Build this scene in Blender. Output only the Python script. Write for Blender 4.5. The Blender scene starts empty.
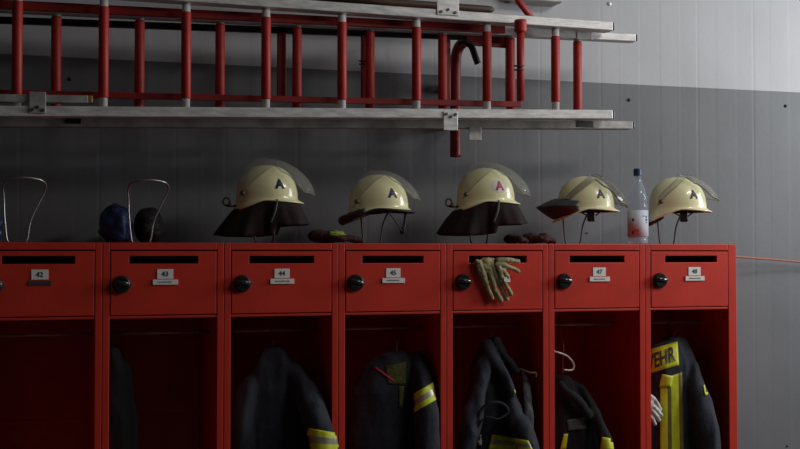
import bpy, bmesh, math, random
from mathutils import Vector, Matrix, Euler, noise
from mathutils.bvhtree import BVHTree

random.seed(7)
sc = bpy.context.scene
COL = sc.collection
PI = math.pi
R = math.radians

# ------------------------------------------------------------------ camera
F = 1150.0
cam_d = bpy.data.cameras.new('camera'); cam = bpy.data.objects.new('camera', cam_d); COL.objects.link(cam)
cam_d.sensor_width = 36; cam_d.lens = F / 800 * 36
cam.location = (0, 0, 1.759)
cam.rotation_euler = (PI / 2 + 0.0257, 0, -R(17.11))
sc.camera = cam
CM = cam.rotation_euler.to_matrix()

def P(px, py, Y):
    """world point on the plane y=Y that the pixel sees"""
    d = CM @ Vector(((px - 400) / F, (224.5 - py) / F, -1))
    return Vector(cam.location) + d * (Y / d.y)

# ------------------------------------------------------------------ materials
def mat(name, col, rough=0.5, metal=0.0, noise_amt=0.0, nscale=20, bump=0.0, bscale=60, coat=0.0, alpha=None, trans=0.0, ior=1.45, sheen=0.0, spec=0.5, stretch=None, col2=None, rvar=0.0):
    m = bpy.data.materials.new(name); m.use_nodes = True
    nt = m.node_tree; b = nt.nodes['Principled BSDF']
    b.inputs['Base Color'].default_value = (*col, 1); b.inputs['Roughness'].default_value = rough
    b.inputs['Metallic'].default_value = metal; b.inputs['Coat Weight'].default_value = coat
    b.inputs['Transmission Weight'].default_value = trans; b.inputs['IOR'].default_value = ior
    b.inputs['Sheen Weight'].default_value = sheen
    b.inputs['Specular IOR Level'].default_value = spec
    if alpha is not None: b.inputs['Alpha'].default_value = alpha
    tc = nt.nodes.new('ShaderNodeTexCoord'); src = tc.outputs['Object']
    if stretch:
        mp = nt.nodes.new('ShaderNodeMapping'); mp.inputs['Scale'].default_value = stretch
        nt.links.new(src, mp.inputs['Vector']); src = mp.outputs['Vector']
    if noise_amt > 0 or col2:
        n = nt.nodes.new('ShaderNodeTexNoise'); n.inputs['Scale'].default_value = nscale; n.inputs['Detail'].default_value = 6
        nt.links.new(src, n.inputs['Vector'])
        r = nt.nodes.new('ShaderNodeValToRGB')
        r.color_ramp.elements[0].position = 0.32; r.color_ramp.elements[1].position = 0.68
        lo = [c * (1 - noise_amt) for c in col]; hi = col2 or [min(1, c * (1 + noise_amt)) for c in col]
        r.color_ramp.elements[0].color = (*lo, 1); r.color_ramp.elements[1].color = (*hi, 1)
        nt.links.new(n.outputs['Fac'], r.inputs['Fac']); nt.links.new(r.outputs['Color'], b.inputs['Base Color'])
        if rvar:
            mr = nt.nodes.new('ShaderNodeMapRange'); mr.inputs['To Min'].default_value = max(0, rough - rvar); mr.inputs['To Max'].default_value = min(1, rough + rvar)
            nt.links.new(n.outputs['Fac'], mr.inputs['Value']); nt.links.new(mr.outputs['Result'], b.inputs['Roughness'])
    if bump > 0:
        n2 = nt.nodes.new('ShaderNodeTexNoise'); n2.inputs['Scale'].default_value = bscale; n2.inputs['Detail'].default_value = 4
        nt.links.new(src, n2.inputs['Vector'])
        bp = nt.nodes.new('ShaderNodeBump'); bp.inputs['Strength'].default_value = bump; bp.inputs['Distance'].default_value = 0.01
        nt.links.new(n2.outputs['Fac'], bp.inputs['Height']); nt.links.new(bp.outputs['Normal'], b.inputs['Normal'])
    return m

M = {}
M['red'] = mat('locker_red_paint', (0.58, 0.036, 0.020), 0.42, noise_amt=0.08, nscale=9, bump=0.04, bscale=160)
M['red_in'] = mat('locker_inner_red', (0.16, 0.008, 0.006), 0.6, noise_amt=0.1)
M['rungred'] = mat('rung_red_coating', (0.40, 0.020, 0.016), 0.5, noise_amt=0.14, nscale=30, bump=0.06, bscale=120)
M['framered'] = mat('frame_red_paint', (0.21, 0.011, 0.010), 0.45, noise_amt=0.15, nscale=20)
M['alu'] = mat('worn_aluminium', (0.60, 0.60, 0.59), 0.45, 0.35, noise_amt=0.22, nscale=14, bump=0.1, bscale=70, stretch=(1, 4, 4), rvar=0.12)
M['aludull'] = mat('dull_aluminium', (0.38, 0.37, 0.35), 0.5, 0.3, noise_amt=0.3, nscale=12, bump=0.1, bscale=50, rvar=0.1)
M['silver'] = mat('rung_end_aluminium', (0.78, 0.78, 0.75), 0.35, 0.25, noise_amt=0.1)
M['steel'] = mat('bright_steel_wire', (0.38, 0.37, 0.36), 0.33, 0.8)
M['darksteel'] = mat('dark_steel', (0.08, 0.08, 0.08), 0.45, 0.5)
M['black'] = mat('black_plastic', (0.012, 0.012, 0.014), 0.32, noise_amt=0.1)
M['blackgloss'] = mat('glossy_black_plastic', (0.02, 0.02, 0.022), 0.18, coat=0.6)
M['wireshade'] = mat('shade_darkened_wire', (0.07, 0.045, 0.04), 0.5)  # stand wire with the shade under the helmets put into its colour
M['rubber'] = mat('black_rubber', (0.016, 0.016, 0.016), 0.6)
M['shell'] = mat('cream_luminous_shell', (0.86, 0.84, 0.50), 0.24, coat=0.35, noise_amt=0.05, nscale=8, bump=0.012, bscale=90)
M['liner'] = mat('helmet_liner', (0.02, 0.018, 0.018), 0.8)
M['leather'] = mat('maroon_black_leather', (0.012, 0.003, 0.004), 0.85, noise_amt=0.3, nscale=30, bump=0.2, bscale=60)
M['greyflap'] = mat('grey_black_neck_cloth', (0.035, 0.036, 0.038), 0.5, noise_amt=0.2, nscale=30, bump=0.1)
M['emblue'] = mat('emblem_dark_blue', (0.008, 0.010, 0.06), 0.4)
M['emred'] = mat('emblem_red', (0.33, 0.012, 0.02), 0.4)
M['emwhite'] = mat('emblem_pale_backing', (0.72, 0.68, 0.66), 0.4)
M['white'] = mat('white_label', (0.78, 0.78, 0.76), 0.5)
M['ink'] = mat('printed_ink', (0.05, 0.05, 0.06), 0.6)
M['inkblue'] = mat('printed_blue', (0.05, 0.10, 0.32), 0.6)
M['inkred'] = mat('printed_red', (0.5, 0.08, 0.06), 0.6)
M['navy'] = mat('navy_turnout_cloth', (0.013, 0.016, 0.027), 0.8, noise_amt=0.3, nscale=40, bump=0.18, bscale=90, sheen=0.05)
M['blackcloth'] = mat('black_cloth', (0.007, 0.007, 0.010), 0.9, noise_amt=0.25, nscale=40, bump=0.18, bscale=90, sheen=0.04)
M['greycloth'] = mat('grey_lining_cloth', (0.10, 0.115, 0.12), 0.6, noise_amt=0.2, nscale=30, bump=0.2)
M['yellow'] = mat('fluorescent_yellow', (0.62, 0.66, 0.03), 0.5, noise_amt=0.08, nscale=50)
M['reflect'] = mat('reflective_silver', (0.36, 0.35, 0.26), 0.35, 0.3, noise_amt=0.1, nscale=50)
M['hivisdull'] = mat('dull_yellow_check', (0.075, 0.08, 0.012), 0.7, noise_amt=0.6, nscale=120)
M['pink'] = mat('pink_red_piping', (0.45, 0.03, 0.06), 0.6)
M['tan'] = mat('tan_leather_glove', (0.34, 0.30, 0.15), 0.75, noise_amt=0.22, nscale=35, bump=0.3, bscale=90)
M['glovewhite'] = mat('pale_grey_leather', (0.55, 0.53, 0.5), 0.7, noise_amt=0.25, nscale=40, bump=0.3, bscale=90)
M['glovered'] = mat('dark_red_glove_leather', (0.030, 0.004, 0.005), 0.8, noise_amt=0.3, nscale=40, bump=0.4, bscale=80)
M['glovebrown'] = mat('brown_red_glove_leather', (0.045, 0.014, 0.010), 0.8, noise_amt=0.3, nscale=40, bump=0.4, bscale=80)
M['glovegreen'] = mat('yellow_green_cuff', (0.20, 0.24, 0.03), 0.7, noise_amt=0.1)
M['bluebag'] = mat('blue_crumpled_cloth', (0.012, 0.022, 0.085), 0.42, noise_amt=0.5, nscale=22, bump=0.5, bscale=60)
M['darkbag'] = mat('dark_slate_cloth', (0.014, 0.016, 0.022), 0.6, noise_amt=0.3, nscale=22, bump=0.5, bscale=60)
M['brown'] = mat('dark_brown_wood', (0.075, 0.042, 0.026), 0.5, noise_amt=0.35, nscale=10, stretch=(1, 12, 12))
M['orange'] = mat('orange_cord', (0.30, 0.11, 0.068), 0.6, noise_amt=0.15, nscale=80)
M['capblue'] = mat('blue_cap_plastic', (0.02, 0.055, 0.14), 0.4)
M['pet'] = mat('clear_bottle_plastic', (0.50, 0.64, 0.78), 0.06, alpha=0.26, spec=0.8)
M['water'] = mat('still_water', (0.85, 0.93, 1.0), 0.02, alpha=0.14)
M['brass'] = mat('brass_end', (0.45, 0.30, 0.10), 0.4, 0.7)
M['visor'] = mat('clear_visor_polycarbonate', (0.42, 0.42, 0.38), 0.12, alpha=0.15, spec=0.9, coat=0.3)
M['visoredge'] = mat('visor_edge_trim', (0.30, 0.29, 0.25), 0.3, alpha=0.55)
M['visorsmoke'] = mat('smoky_visor_polycarbonate', (0.20, 0.19, 0.17), 0.16, alpha=0.28, spec=0.9, coat=0.3)
M['wall_light'] = mat('light_grey_wall_paint', (0.42, 0.43, 0.45), 0.55, noise_amt=0.05, nscale=2.5, bump=0.05, bscale=40)
M['wall_dark'] = mat('dark_grey_wall_paint', (0.125, 0.132, 0.142), 0.55, noise_amt=0.07, nscale=3.0, bump=0.05, bscale=40)
M['floor'] = mat('grey_concrete', (0.16, 0.155, 0.15), 0.7, noise_amt=0.15, nscale=4, bump=0.1)
M['ceil'] = mat('grey_ceiling', (0.3, 0.3, 0.3), 0.8)
M['room'] = mat('grey_plaster', (0.14, 0.14, 0.14), 0.8, noise_amt=0.05)

# ------------------------------------------------------------------ helpers
def link(name, me, m, parent=None):
    o = bpy.data.objects.new(name, me); COL.objects.link(o)
    ms = m if isinstance(m, (list, tuple)) else [m]
    for k in ms: me.materials.append(k)
    if parent:
        o.parent = parent
    return o

def build(name, bm, m, parent=None, smooth=False, bevel=0, seg=2, sub=0, angle=None):
    me = bpy.data.meshes.new(name)
    bmesh.ops.recalc_face_normals(bm, faces=bm.faces)
    bm.to_mesh(me); bm.free()
    if smooth:
        for p in me.polygons: p.use_smooth = True
    o = link(name, me, m, parent)
    if bevel:
        b = o.modifiers.new('bevel', 'BEVEL'); b.width = bevel; b.segments = seg; b.limit_method = 'ANGLE'; b.angle_limit = R(40)
    if sub:
        s = o.modifiers.new('sub', 'SUBSURF'); s.levels = sub; s.render_levels = sub
    return o

def box(bm, x0, x1, y0, y1, z0, z1, mi=0):
    v = [bm.verts.new(c) for c in ((x0,y0,z0),(x1,y0,z0),(x1,y1,z0),(x0,y1,z0),(x0,y0,z1),(x1,y0,z1),(x1,y1,z1),(x0,y1,z1))]
    for f in ((0,3,2,1),(4,5,6,7),(0,1,5,4),(1,2,6,5),(2,3,7,6),(3,0,4,7)):
        fc = bm.faces.new([v[i] for i in f]); fc.material_index = mi

def catmull(pts, n=6):
    pts = [Vector(p) for p in pts]; out = []
    for i in range(len(pts) - 1):
        p0 = pts[max(i - 1, 0)]; p1 = pts[i]; p2 = pts[i + 1]; p3 = pts[min(i + 2, len(pts) - 1)]
        for k in range(n):
            t = k / n
            out.append(0.5 * ((2 * p1) + (-p0 + p2) * t + (2 * p0 - 5 * p1 + 4 * p2 - p3) * t * t + (-p0 + 3 * p1 - 3 * p2 + p3) * t ** 3))
    out.append(pts[-1]); return out

def tube(bm, pts, r, seg=10, caps=True, mi=0, flat=1.0, up=None):
    """swept tube; r a number or one per point; flat squeezes across the second axis"""
    pts = [Vector(p) for p in pts]; n = len(pts)
    rs = r if isinstance(r, (list, tuple)) else [r] * n
    rings = []; prev = None
    for i, p in enumerate(pts):
        t = (pts[min(i + 1, n - 1)] - pts[max(i - 1, 0)]).normalized()
        if prev is None:
            a = Vector(up) if up else (Vector((0, 0, 1)) if abs(t.z) < 0.9 else Vector((0, 1, 0)))
            u = t.cross(a).normalized()
        else:
            u = (prev - t * prev.dot(t)).normalized()
        prev = u; w = t.cross(u)
        rings.append([bm.verts.new(p + (u * math.cos(2 * PI * k / seg) + w * math.sin(2 * PI * k / seg) * flat) * rs[i]) for k in range(seg)])
    for i in range(n - 1):
        for k in range(seg):
            f = bm.faces.new((rings[i][k], rings[i][(k + 1) % seg], rings[i + 1][(k + 1) % seg], rings[i + 1][k])); f.material_index = mi
    if caps:
        f = bm.faces.new(rings[0][::-1]); f.material_index = mi
        f = bm.faces.new(rings[-1]); f.material_index = mi

def beam(bm, a, b, hz, hy, mi=0):
    """rectangular bar from a to b, half height hz, half depth hy"""
    a = Vector(a); b = Vector(b); t = (b - a).normalized()
    y = Vector((0, 1, 0)); y = (y - t * y.dot(t)).normalized(); z = t.cross(y)
    v = [bm.verts.new(p + y * sy * hy + z * sz * hz) for p in (a, b) for sy, sz in ((-1,-1),(1,-1),(1,1),(-1,1))]
    for f in ((0,1,2,3),(7,6,5,4),(0,4,5,1),(1,5,6,2),(2,6,7,3),(3,7,4,0)):
        fc = bm.faces.new([v[i] for i in f]); fc.material_index = mi

def lathe(bm, prof, seg=32, mi=0, c=(0, 0, 0), close=False):
    rings = []
    for r, z in prof:
        if r < 1e-6: rings.append([bm.verts.new((c[0], c[1], c[2] + z))])
        else: rings.append([bm.verts.new((c[0] + r * math.cos(2 * PI * k / seg), c[1] + r * math.sin(2 * PI * k / seg), c[2] + z)) for k in range(seg)])
    for i in range(len(rings) - 1):
        A, B = rings[i], rings[i + 1]
        for k in range(seg):
            k2 = (k + 1) % seg
            if len(A) == 1 and len(B) == 1: continue
            if len(A) == 1: f = bm.faces.new((A[0], B[k2], B[k]))
            elif len(B) == 1: f = bm.faces.new((A[k], A[k2], B[0]))
            else: f = bm.faces.new((A[k], A[k2], B[k2], B[k]))
            f.material_index = mi

def ellipsoid(bm, c, r, rot=None, seg=16, rings=10):
    mt = Matrix.Translation(c) @ (rot.to_4x4() if rot else Matrix.Identity(4)) @ Matrix.Diagonal((*r, 1))
    bmesh.ops.create_uvsphere(bm, u_segments=seg, v_segments=rings, radius=1, matrix=mt)

def remeshed(bm, voxel, smooth_it=4, wrinkle=None):
    """union of overlapping closed shapes as one continuous surface; returns a mesh"""
    me = bpy.data.meshes.new('tmp'); bmesh.ops.recalc_face_normals(bm, faces=bm.faces); bm.to_mesh(me); bm.free()
    o = bpy.data.objects.new('tmp', me); COL.objects.link(o)
    r = o.modifiers.new('r', 'REMESH'); r.mode = 'VOXEL'; r.voxel_size = voxel; r.use_smooth_shade = True
    s = o.modifiers.new('s', 'SMOOTH'); s.factor = 0.5; s.iterations = smooth_it
    dg = bpy.context.evaluated_depsgraph_get(); dg.update()
    out = bpy.data.meshes.new_from_object(o.evaluated_get(dg))
    bpy.data.objects.remove(o); bpy.data.meshes.remove(me)
    if wrinkle:
        ns = [v.normal.copy() for v in out.vertices]
        for v, n in zip(out.vertices, ns): v.co += n * wrinkle(v.co)
    for p in out.polygons: p.use_smooth = True
    out.update()
    return out

def folds(amp, sx, sz, seed=0, fine=0.3):
    def f(c):
        q = Vector((c.x * sx + seed * 7.3, c.y * sx + seed * 3.1, c.z * sz))
        a = noise.noise(q); b = noise.noise(Vector((c.x * sx * 2.7, c.y * sx * 2.7 + seed, c.z * sz * 2.4)))
        return amp * ((1 - abs(a) * 2.2) * 0.9 - 0.3 + fine * b)
    return f

def bvh_of(me):
    return BVHTree.FromPolygons([v.co[:] for v in me.vertices], [p.vertices[:] for p in me.polygons])

def patch(name, bv, c00, c10, c11, c01, d, m, parent, nu=14, nv=6, off=0.0025, cols=None, thick=0.0016, tol=0.07):
    """tape laid onto a surface: bilinear quad pushed along d on to it. cols: material index per row"""
    d = Vector(d).normalized(); bm = bmesh.new(); g = []
    c00, c10, c11, c01 = map(Vector, (c00, c10, c11, c01)); last = None
    hits = {}
    for j in range(nv + 1):
        for i in range(nu + 1):
            u = i / nu; v = j / nv
            p = c00 * (1 - u) * (1 - v) + c10 * u * (1 - v) + c11 * u * v + c01 * (1 - u) * v
            h = bv.ray_cast(p - d * 0.6, d)
            hits[i, j] = (p, h[0])
    ds = [((h - p).dot(d)) for p, h in hits.values() if h is not None]
    if not ds: return None
    med = sorted(ds)[len(ds) // 2]
    for j in range(nv + 1):
        row = []
        for i in range(nu + 1):
            p, h = hits[i, j]
            t = (h - p).dot(d) if h is not None else None
            row.append((p, t))
        g.append(row)
    vs = {}
    for j in range(nv + 1):
        for i in range(nu + 1):
            p, t = g[j][i]
            if t is not None and abs(t - med) < tol: vs[i, j] = bm.verts.new(p + d * (t - off))
    for j in range(nv):
        for i in range(nu):
            q = [(i, j), (i + 1, j), (i + 1, j + 1), (i, j + 1)]
            if all(k in vs for k in q):
                f = bm.faces.new([vs[k] for k in q]); f.smooth = True
                if cols: f.material_index = cols[min(len(cols) - 1, int(j / nv * len(cols)))]
    if not bm.faces:
        bm.free(); return None
    bmesh.ops.recalc_face_normals(bm, faces=bm.faces)
    me = bpy.data.meshes.new(name); bm.to_mesh(me); bm.free()
    o = link(name, me, m, parent)
    s = o.modifiers.new('thick', 'SOLIDIFY'); s.thickness = thick; s.offset = 0
    return o

def text_bm(s, size, extr=0.0, bold=0.0):
    cu = bpy.data.curves.new('t', 'FONT'); cu.body = s; cu.size = size; cu.extrude = extr; cu.offset = bold
    cu.align_x = 'CENTER'; cu.align_y = 'CENTER'; cu.resolution_u = 4
    o = bpy.data.objects.new('t', cu); COL.objects.link(o)
    dg = bpy.context.evaluated_depsgraph_get(); dg.update()
    me = bpy.data.meshes.new_from_object(o.evaluated_get(dg))
    bpy.data.objects.remove(o); bpy.data.curves.remove(cu)
    bm = bmesh.new(); bm.from_mesh(me); bpy.data.meshes.remove(me)
    return bm

def empty(name, loc=(0, 0, 0), rz=0):
    o = bpy.data.objects.new(name, None); COL.objects.link(o); o.location = loc; o.rotation_euler = (0, 0, rz)
    o.empty_display_size = 0.05
    return o

def tag(o, label, cat, group=None, kind=None):
    o['label'] = label; o['category'] = cat
    if group: o['group'] = group
    if kind: o['kind'] = kind
    return o

def struct(name, bm, m):
    o = build(name, bm, m); o['kind'] = 'structure'; o['label'] = name.replace('_', ' '); return o

# ------------------------------------------------------------------ room
YW = 4.70                                   # wall face behind the lockers
ZS = P(800, 92, YW).z * 0.5 + P(25, 55.5, YW).z * 0.5
CEIL = 4.2
bm = bmesh.new()
xs = []; x = -3.0; k = 0
prof = []
while x < 6.0:                              # shallow ribbed cladding
    o = 0.0016 * ((k * 37) % 5) / 4
    tl = 0.00045 * math.sin(k * 2.3)
    prof += [(x, YW + 0.00015), (x + 0.010, YW + tl), (x + 0.090, YW - tl), (x + 0.1, YW + 0.00015)]
    x += 0.1; k += 1
cols_ = []
for px_, py_ in prof:
    cols_.append([bm.verts.new((px_, py_, z)) for z in (0, ZS, CEIL)])
for a, b in zip(cols_, cols_[1:]):
    f = bm.faces.new((a[0], b[0], b[1], a[1])); f.material_index = 0
    f = bm.faces.new((a[1], b[1], b[2], a[2])); f.material_index = 1
bk = []
for z in (0, CEIL):
    bk.append([bm.verts.new((-3.0, YW + 0.15, z)), bm.verts.new((6.0, YW + 0.15, z))])
bm.faces.new((bk[0][0], bk[0][1], bk[1][1], bk[1][0]))
me = bpy.data.meshes.new('wall_back'); bm.to_mesh(me); bm.free()
o = link('wall_back', me, [M['wall_dark'], M['wall_light']]); o['kind'] = 'structure'
for nm, b_, m_ in (('floor', (-3, 6, -3, YW, -0.1, 0), 'floor'), ('ceiling', (-3, 6, -3, YW, CEIL, CEIL + .1), 'ceil'),
                   ('wall_left', (-3.1, -3, -3, YW, 0, CEIL), 'room'), ('wall_right', (6, 6.1, -3, YW, 0, CEIL), 'room'),
                   ('wall_front', (-3, 6, -3.1, -3, 0, CEIL), 'room')):
    bm = bmesh.new(); box(bm, *b_); struct(nm, bm, M[m_])

# ------------------------------------------------------------------ lockers
YF = 4.105; X0 = 0.212; PITCH = 0.42; OW = 0.371; T = (PITCH - OW) / 2
DEPTH = 0.50; ZT = 1.7990
ZD1 = 1.7706; ZD0 = 1.5466; ZL = 1.534
NUMS = ['42', '43', '44', '45', '46', '47', '48']
def make_locker(n, i):
    """locker i: opening from x0 to x1, local origin at floor, left outer edge, front plane"""
    W = PITCH
    a = T; b = W - T
    if i == 6: b = W - T - 0.014
    t = empty('locker', (X0 - T + PITCH * n, YF, 0))
    g = 0.0006
    bm = bmesh.new()
    box(bm, g, a, 0, DEPTH, 0, ZT - 0.0002); box(bm, b, W - g, 0, DEPTH, 0, ZT - 0.0002)
    box(bm, a, b, 0, DEPTH, ZD1 + 0.003, ZT - 0.0002)           # top
    box(bm, a, b, 0.002, DEPTH, ZL, ZL + 0.0095)                # shelf under the box, with its lip
    box(bm, a, b, 0, DEPTH, 0.08, 0.11)                         # bottom
    box(bm, a, b, 0.02, 0.04, 0, 0.08)                          # plinth
    build('carcass', bm, M['red'], t, bevel=0.0022)
    bm = bmesh.new(); box(bm, a, b, DEPTH - 0.012, DEPTH - 0.001, 0.11, ZL)
    box(bm, a, b, DEPTH - 0.012, DEPTH - 0.001, ZL + 0.0095, ZD1 + .003)
    for s in range(3): box(bm, a + .02, b - .02, DEPTH - .016, DEPTH - .012, 0.4 + .35 * s, 0.43 + .35 * s)
    build('back_panel', bm, M['red'], t, bevel=0.001)
    # flap door with letter slot
    da = a + 0.0028; db = b - 0.0028; s0 = a + 0.0657; s1 = min(a + 0.303, b - 0.03); sz0, sz1 = 1.7255, 1.7520
    bm = bmesh.new()
    v = {}
    xs_ = (da, s0, s1, db); zs_ = (ZD0, sz0, sz1, ZD1 - 0.0015)
    for q, y in enumerate((-0.001, 0.016)):
        for ix, xx in enumerate(xs_):
            for iz, zz in enumerate(zs_): v[q, ix, iz] = bm.verts.new((xx, y, zz))
    for q in (0, 1):
        for ix in range(3):
            for iz in range(3):
                if (ix, iz) != (1, 1): bm.faces.new((v[q, ix, iz], v[q, ix + 1, iz], v[q, ix + 1, iz + 1], v[q, ix, iz + 1]))
    for (A, B) in [((0, 0), (3, 0)), ((0, 3), (3, 3))]:
        for ix in range(3): bm.faces.new((v[0, ix, A[1]], v[0, ix + 1, A[1]], v[1, ix + 1, A[1]], v[1, ix, A[1]]))
    for ix in (0, 3):
        for iz in range(3): bm.faces.new((v[0, ix, iz], v[0, ix, iz + 1], v[1, ix, iz + 1], v[1, ix, iz]))
    for e in (((1, 1), (2, 1)), ((2, 1), (2, 2)), ((2, 2), (1, 2)), ((1, 2), (1, 1))):
        (p, q_), (r_, s_) = e
        bm.faces.new((v[0, p, q_], v[0, r_, s_], v[1, r_, s_], v[1, p, q_]))
    door = build('door', bm, M['red'], t, bevel=0.0018)
    # rotary lock
    kx, kz = a + 0.040, 1.6535
    rot = R([4, 3, 2, 12, 2, 2, 6][i])
    bm = bmesh.new(); lathe(bm, [(0, 0), (0.031, 0), (0.031, 0.005), (0.029, 0.008), (0.0275, 0.014), (0.025, 0.016), (0, 0.016)], 36)
    bmesh.ops.rotate(bm, verts=bm.verts, cent=(0, 0, 0), matrix=Matrix.Rotation(PI / 2, 3, 'X'))
    bmesh.ops.translate(bm, verts=bm.verts, vec=(kx, -0.001, kz))
    kn = build('lock_knob', bm, M['black'], door, smooth=False, bevel=0.0008)
    bm = bmesh.new(); tube(bm, [(-0.025, -.001, 0), (-0.0235, -.001, 0), (0.0235, -.001, 0), (0.025, -.001, 0)], [.006, .0085, .0085, .006], 24)
    bmesh.ops.rotate(bm, verts=bm.verts, cent=(0, 0, 0), matrix=Matrix.Rotation(rot, 3, 'Y'))
    bmesh.ops.translate(bm, verts=bm.verts, vec=(kx, -0.0165, kz + 0.004))
    build('grip_bar', bm, M['blackgloss'], door, smooth=True)
    bm = bmesh.new(); lathe(bm, [(0, 0), (0.0045, 0), (0.0045, 0.008), (0, 0.008)], 16)
    bmesh.ops.rotate(bm, verts=bm.verts, cent=(0, 0, 0), matrix=Matrix.Rotation(PI / 2, 3, 'X'))
    bmesh.ops.translate(bm, verts=bm.verts, vec=(kx + 0.0345, -0.001, kz + 0.001))
    build('key_pin', bm, M['steel'], door)
    # labels
    shift = [0.0, 0.0, -0.004, -0.004, 0.0, 0.004, 0.010][i]
    l0, l1 = a + 0.161 + shift, a + 0.2165 + shift
    bm = bmesh.new(); box(bm, l0, l1, -0.003, -0.001, 1.672, 1.706)
    nl = build('number_plate', bm, M['white'], door, bevel=0.0005)
    tb = text_bm(NUMS[i], 0.024, 0.0003, 0.0004)
    bmesh.ops.rotate(tb, verts=tb.verts, cent=(0, 0, 0), matrix=Matrix.Rotation(PI / 2, 3, 'X'))
    bmesh.ops.translate(tb, verts=tb.verts, vec=((l0 + l1) / 2, -0.0036, 1.6885))
    build('printed_number', tb, M['ink'], nl)
    if i != 0:
        bm = bmesh.new(); box(bm, l0 - 0.015, l1 + 0.0165, -0.0055, -0.001, 1.6515, 1.6695)
        npl = build('name_plate', bm, M['white'], door, bevel=0.0005)
        bm = bmesh.new()
        xx = l0 + .002
        while xx < l1 - .004:
            w = random.uniform(0.002, 0.004); box(bm, xx, xx + w, -0.0062, -0.0054, 1.6585, 1.6625 + random.choice((0, .0012))); xx += w + 0.0012
        build('name_print', bm, M['reflect'], npl)
    else:
        bm = bmesh.new(); box(bm, l0 - 0.010, l1 + 0.01, -0.003, -0.001, 1.6515, 1.668)
        npl = build('name_plate', bm, mat('dull_grey_plate', (0.05, 0.05, 0.055), 0.5), door, bevel=0.0005)
        npl['label'] = 'dark grey empty name plate'
    # clothes rail
    bm = bmesh.new(); tube(bm, [(a, 0.21, 1.470), (b, 0.21, 1.470)], 0.006, 12)
    build('clothes_rail', bm, M['aludull'], t, smooth=True)
    return t, door
locker_txt = ['standing empty at the left edge', 'standing below the blue crumpled cloth',
              'below the long curtained blue A helmet', 'below the helmet with black rubber rim trim',
              'with tan gloves hanging out of its slot', 'with a bare curled hanger inside',
              'at the right end of the row']
for i, n in enumerate(range(-1, 6)):
    t, d = make_locker(n, i)
    lab = {4: 'red steel locker with tan gloves hanging out of its slot'}.get(i, f'red steel locker number {NUMS[i]} ' + locker_txt[i])
    tag(t, lab, 'locker', 'red lockers in the row')

# ------------------------------------------------------------------ wire stands
def make_stand(x, y, label, rz=0, k=0.965):
    t = empty('helmet_stand', (x, y, ZT), rz)
    bm = bmesh.new()
    pts = catmull([(-0.030, 0.0, 0.004), (-0.036, 0, 0.02), (-0.044, 0, 0.10), (-0.046, 0, 0.16 * k), (-0.05 * k, -0.012, 0.203 * k), (-0.042 * k, -0.04 * k, 0.228 * k),
                   (-0.01, -0.062 * k, 0.237 * k), (0.035 * k, -0.064 * k, 0.240 * k), (0.085 * k * k, -0.045 * k, 0.234 * k), (0.105 * k * k, -0.016, 0.217 * k), (0.098 * k * k, 0, 0.187 * k), (0.074, 0, 0.145), (0.046, 0, 0.08), (0.036, 0, 0.02), (0.030, 0, 0.004)], 6)
    tube(bm, pts, 0.0036, 10)
    build('wire_loop', bm, M['steel'] if k > .9 else M['wireshade'], t, smooth=True)  # covered stands get the wire darkened for helmet shade
    bm = bmesh.new(); box(bm, -0.045, 0.045, -0.014, 0.014, 0.0, 0.003)
    build('base_plate', bm, M['darksteel'], t, bevel=0.001)
    return tag(t, label, 'helmet stand', 'wire helmet stands on the lockers')
YS = 4.36
def sx(px): return P(px, 242, YS).x
make_stand(sx(17), YS, 'bare steel wire helmet stand at the left end of the lockers')
make_stand(sx(141), YS, 'bare steel wire helmet stand in front of the blue crumpled cloth')

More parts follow.
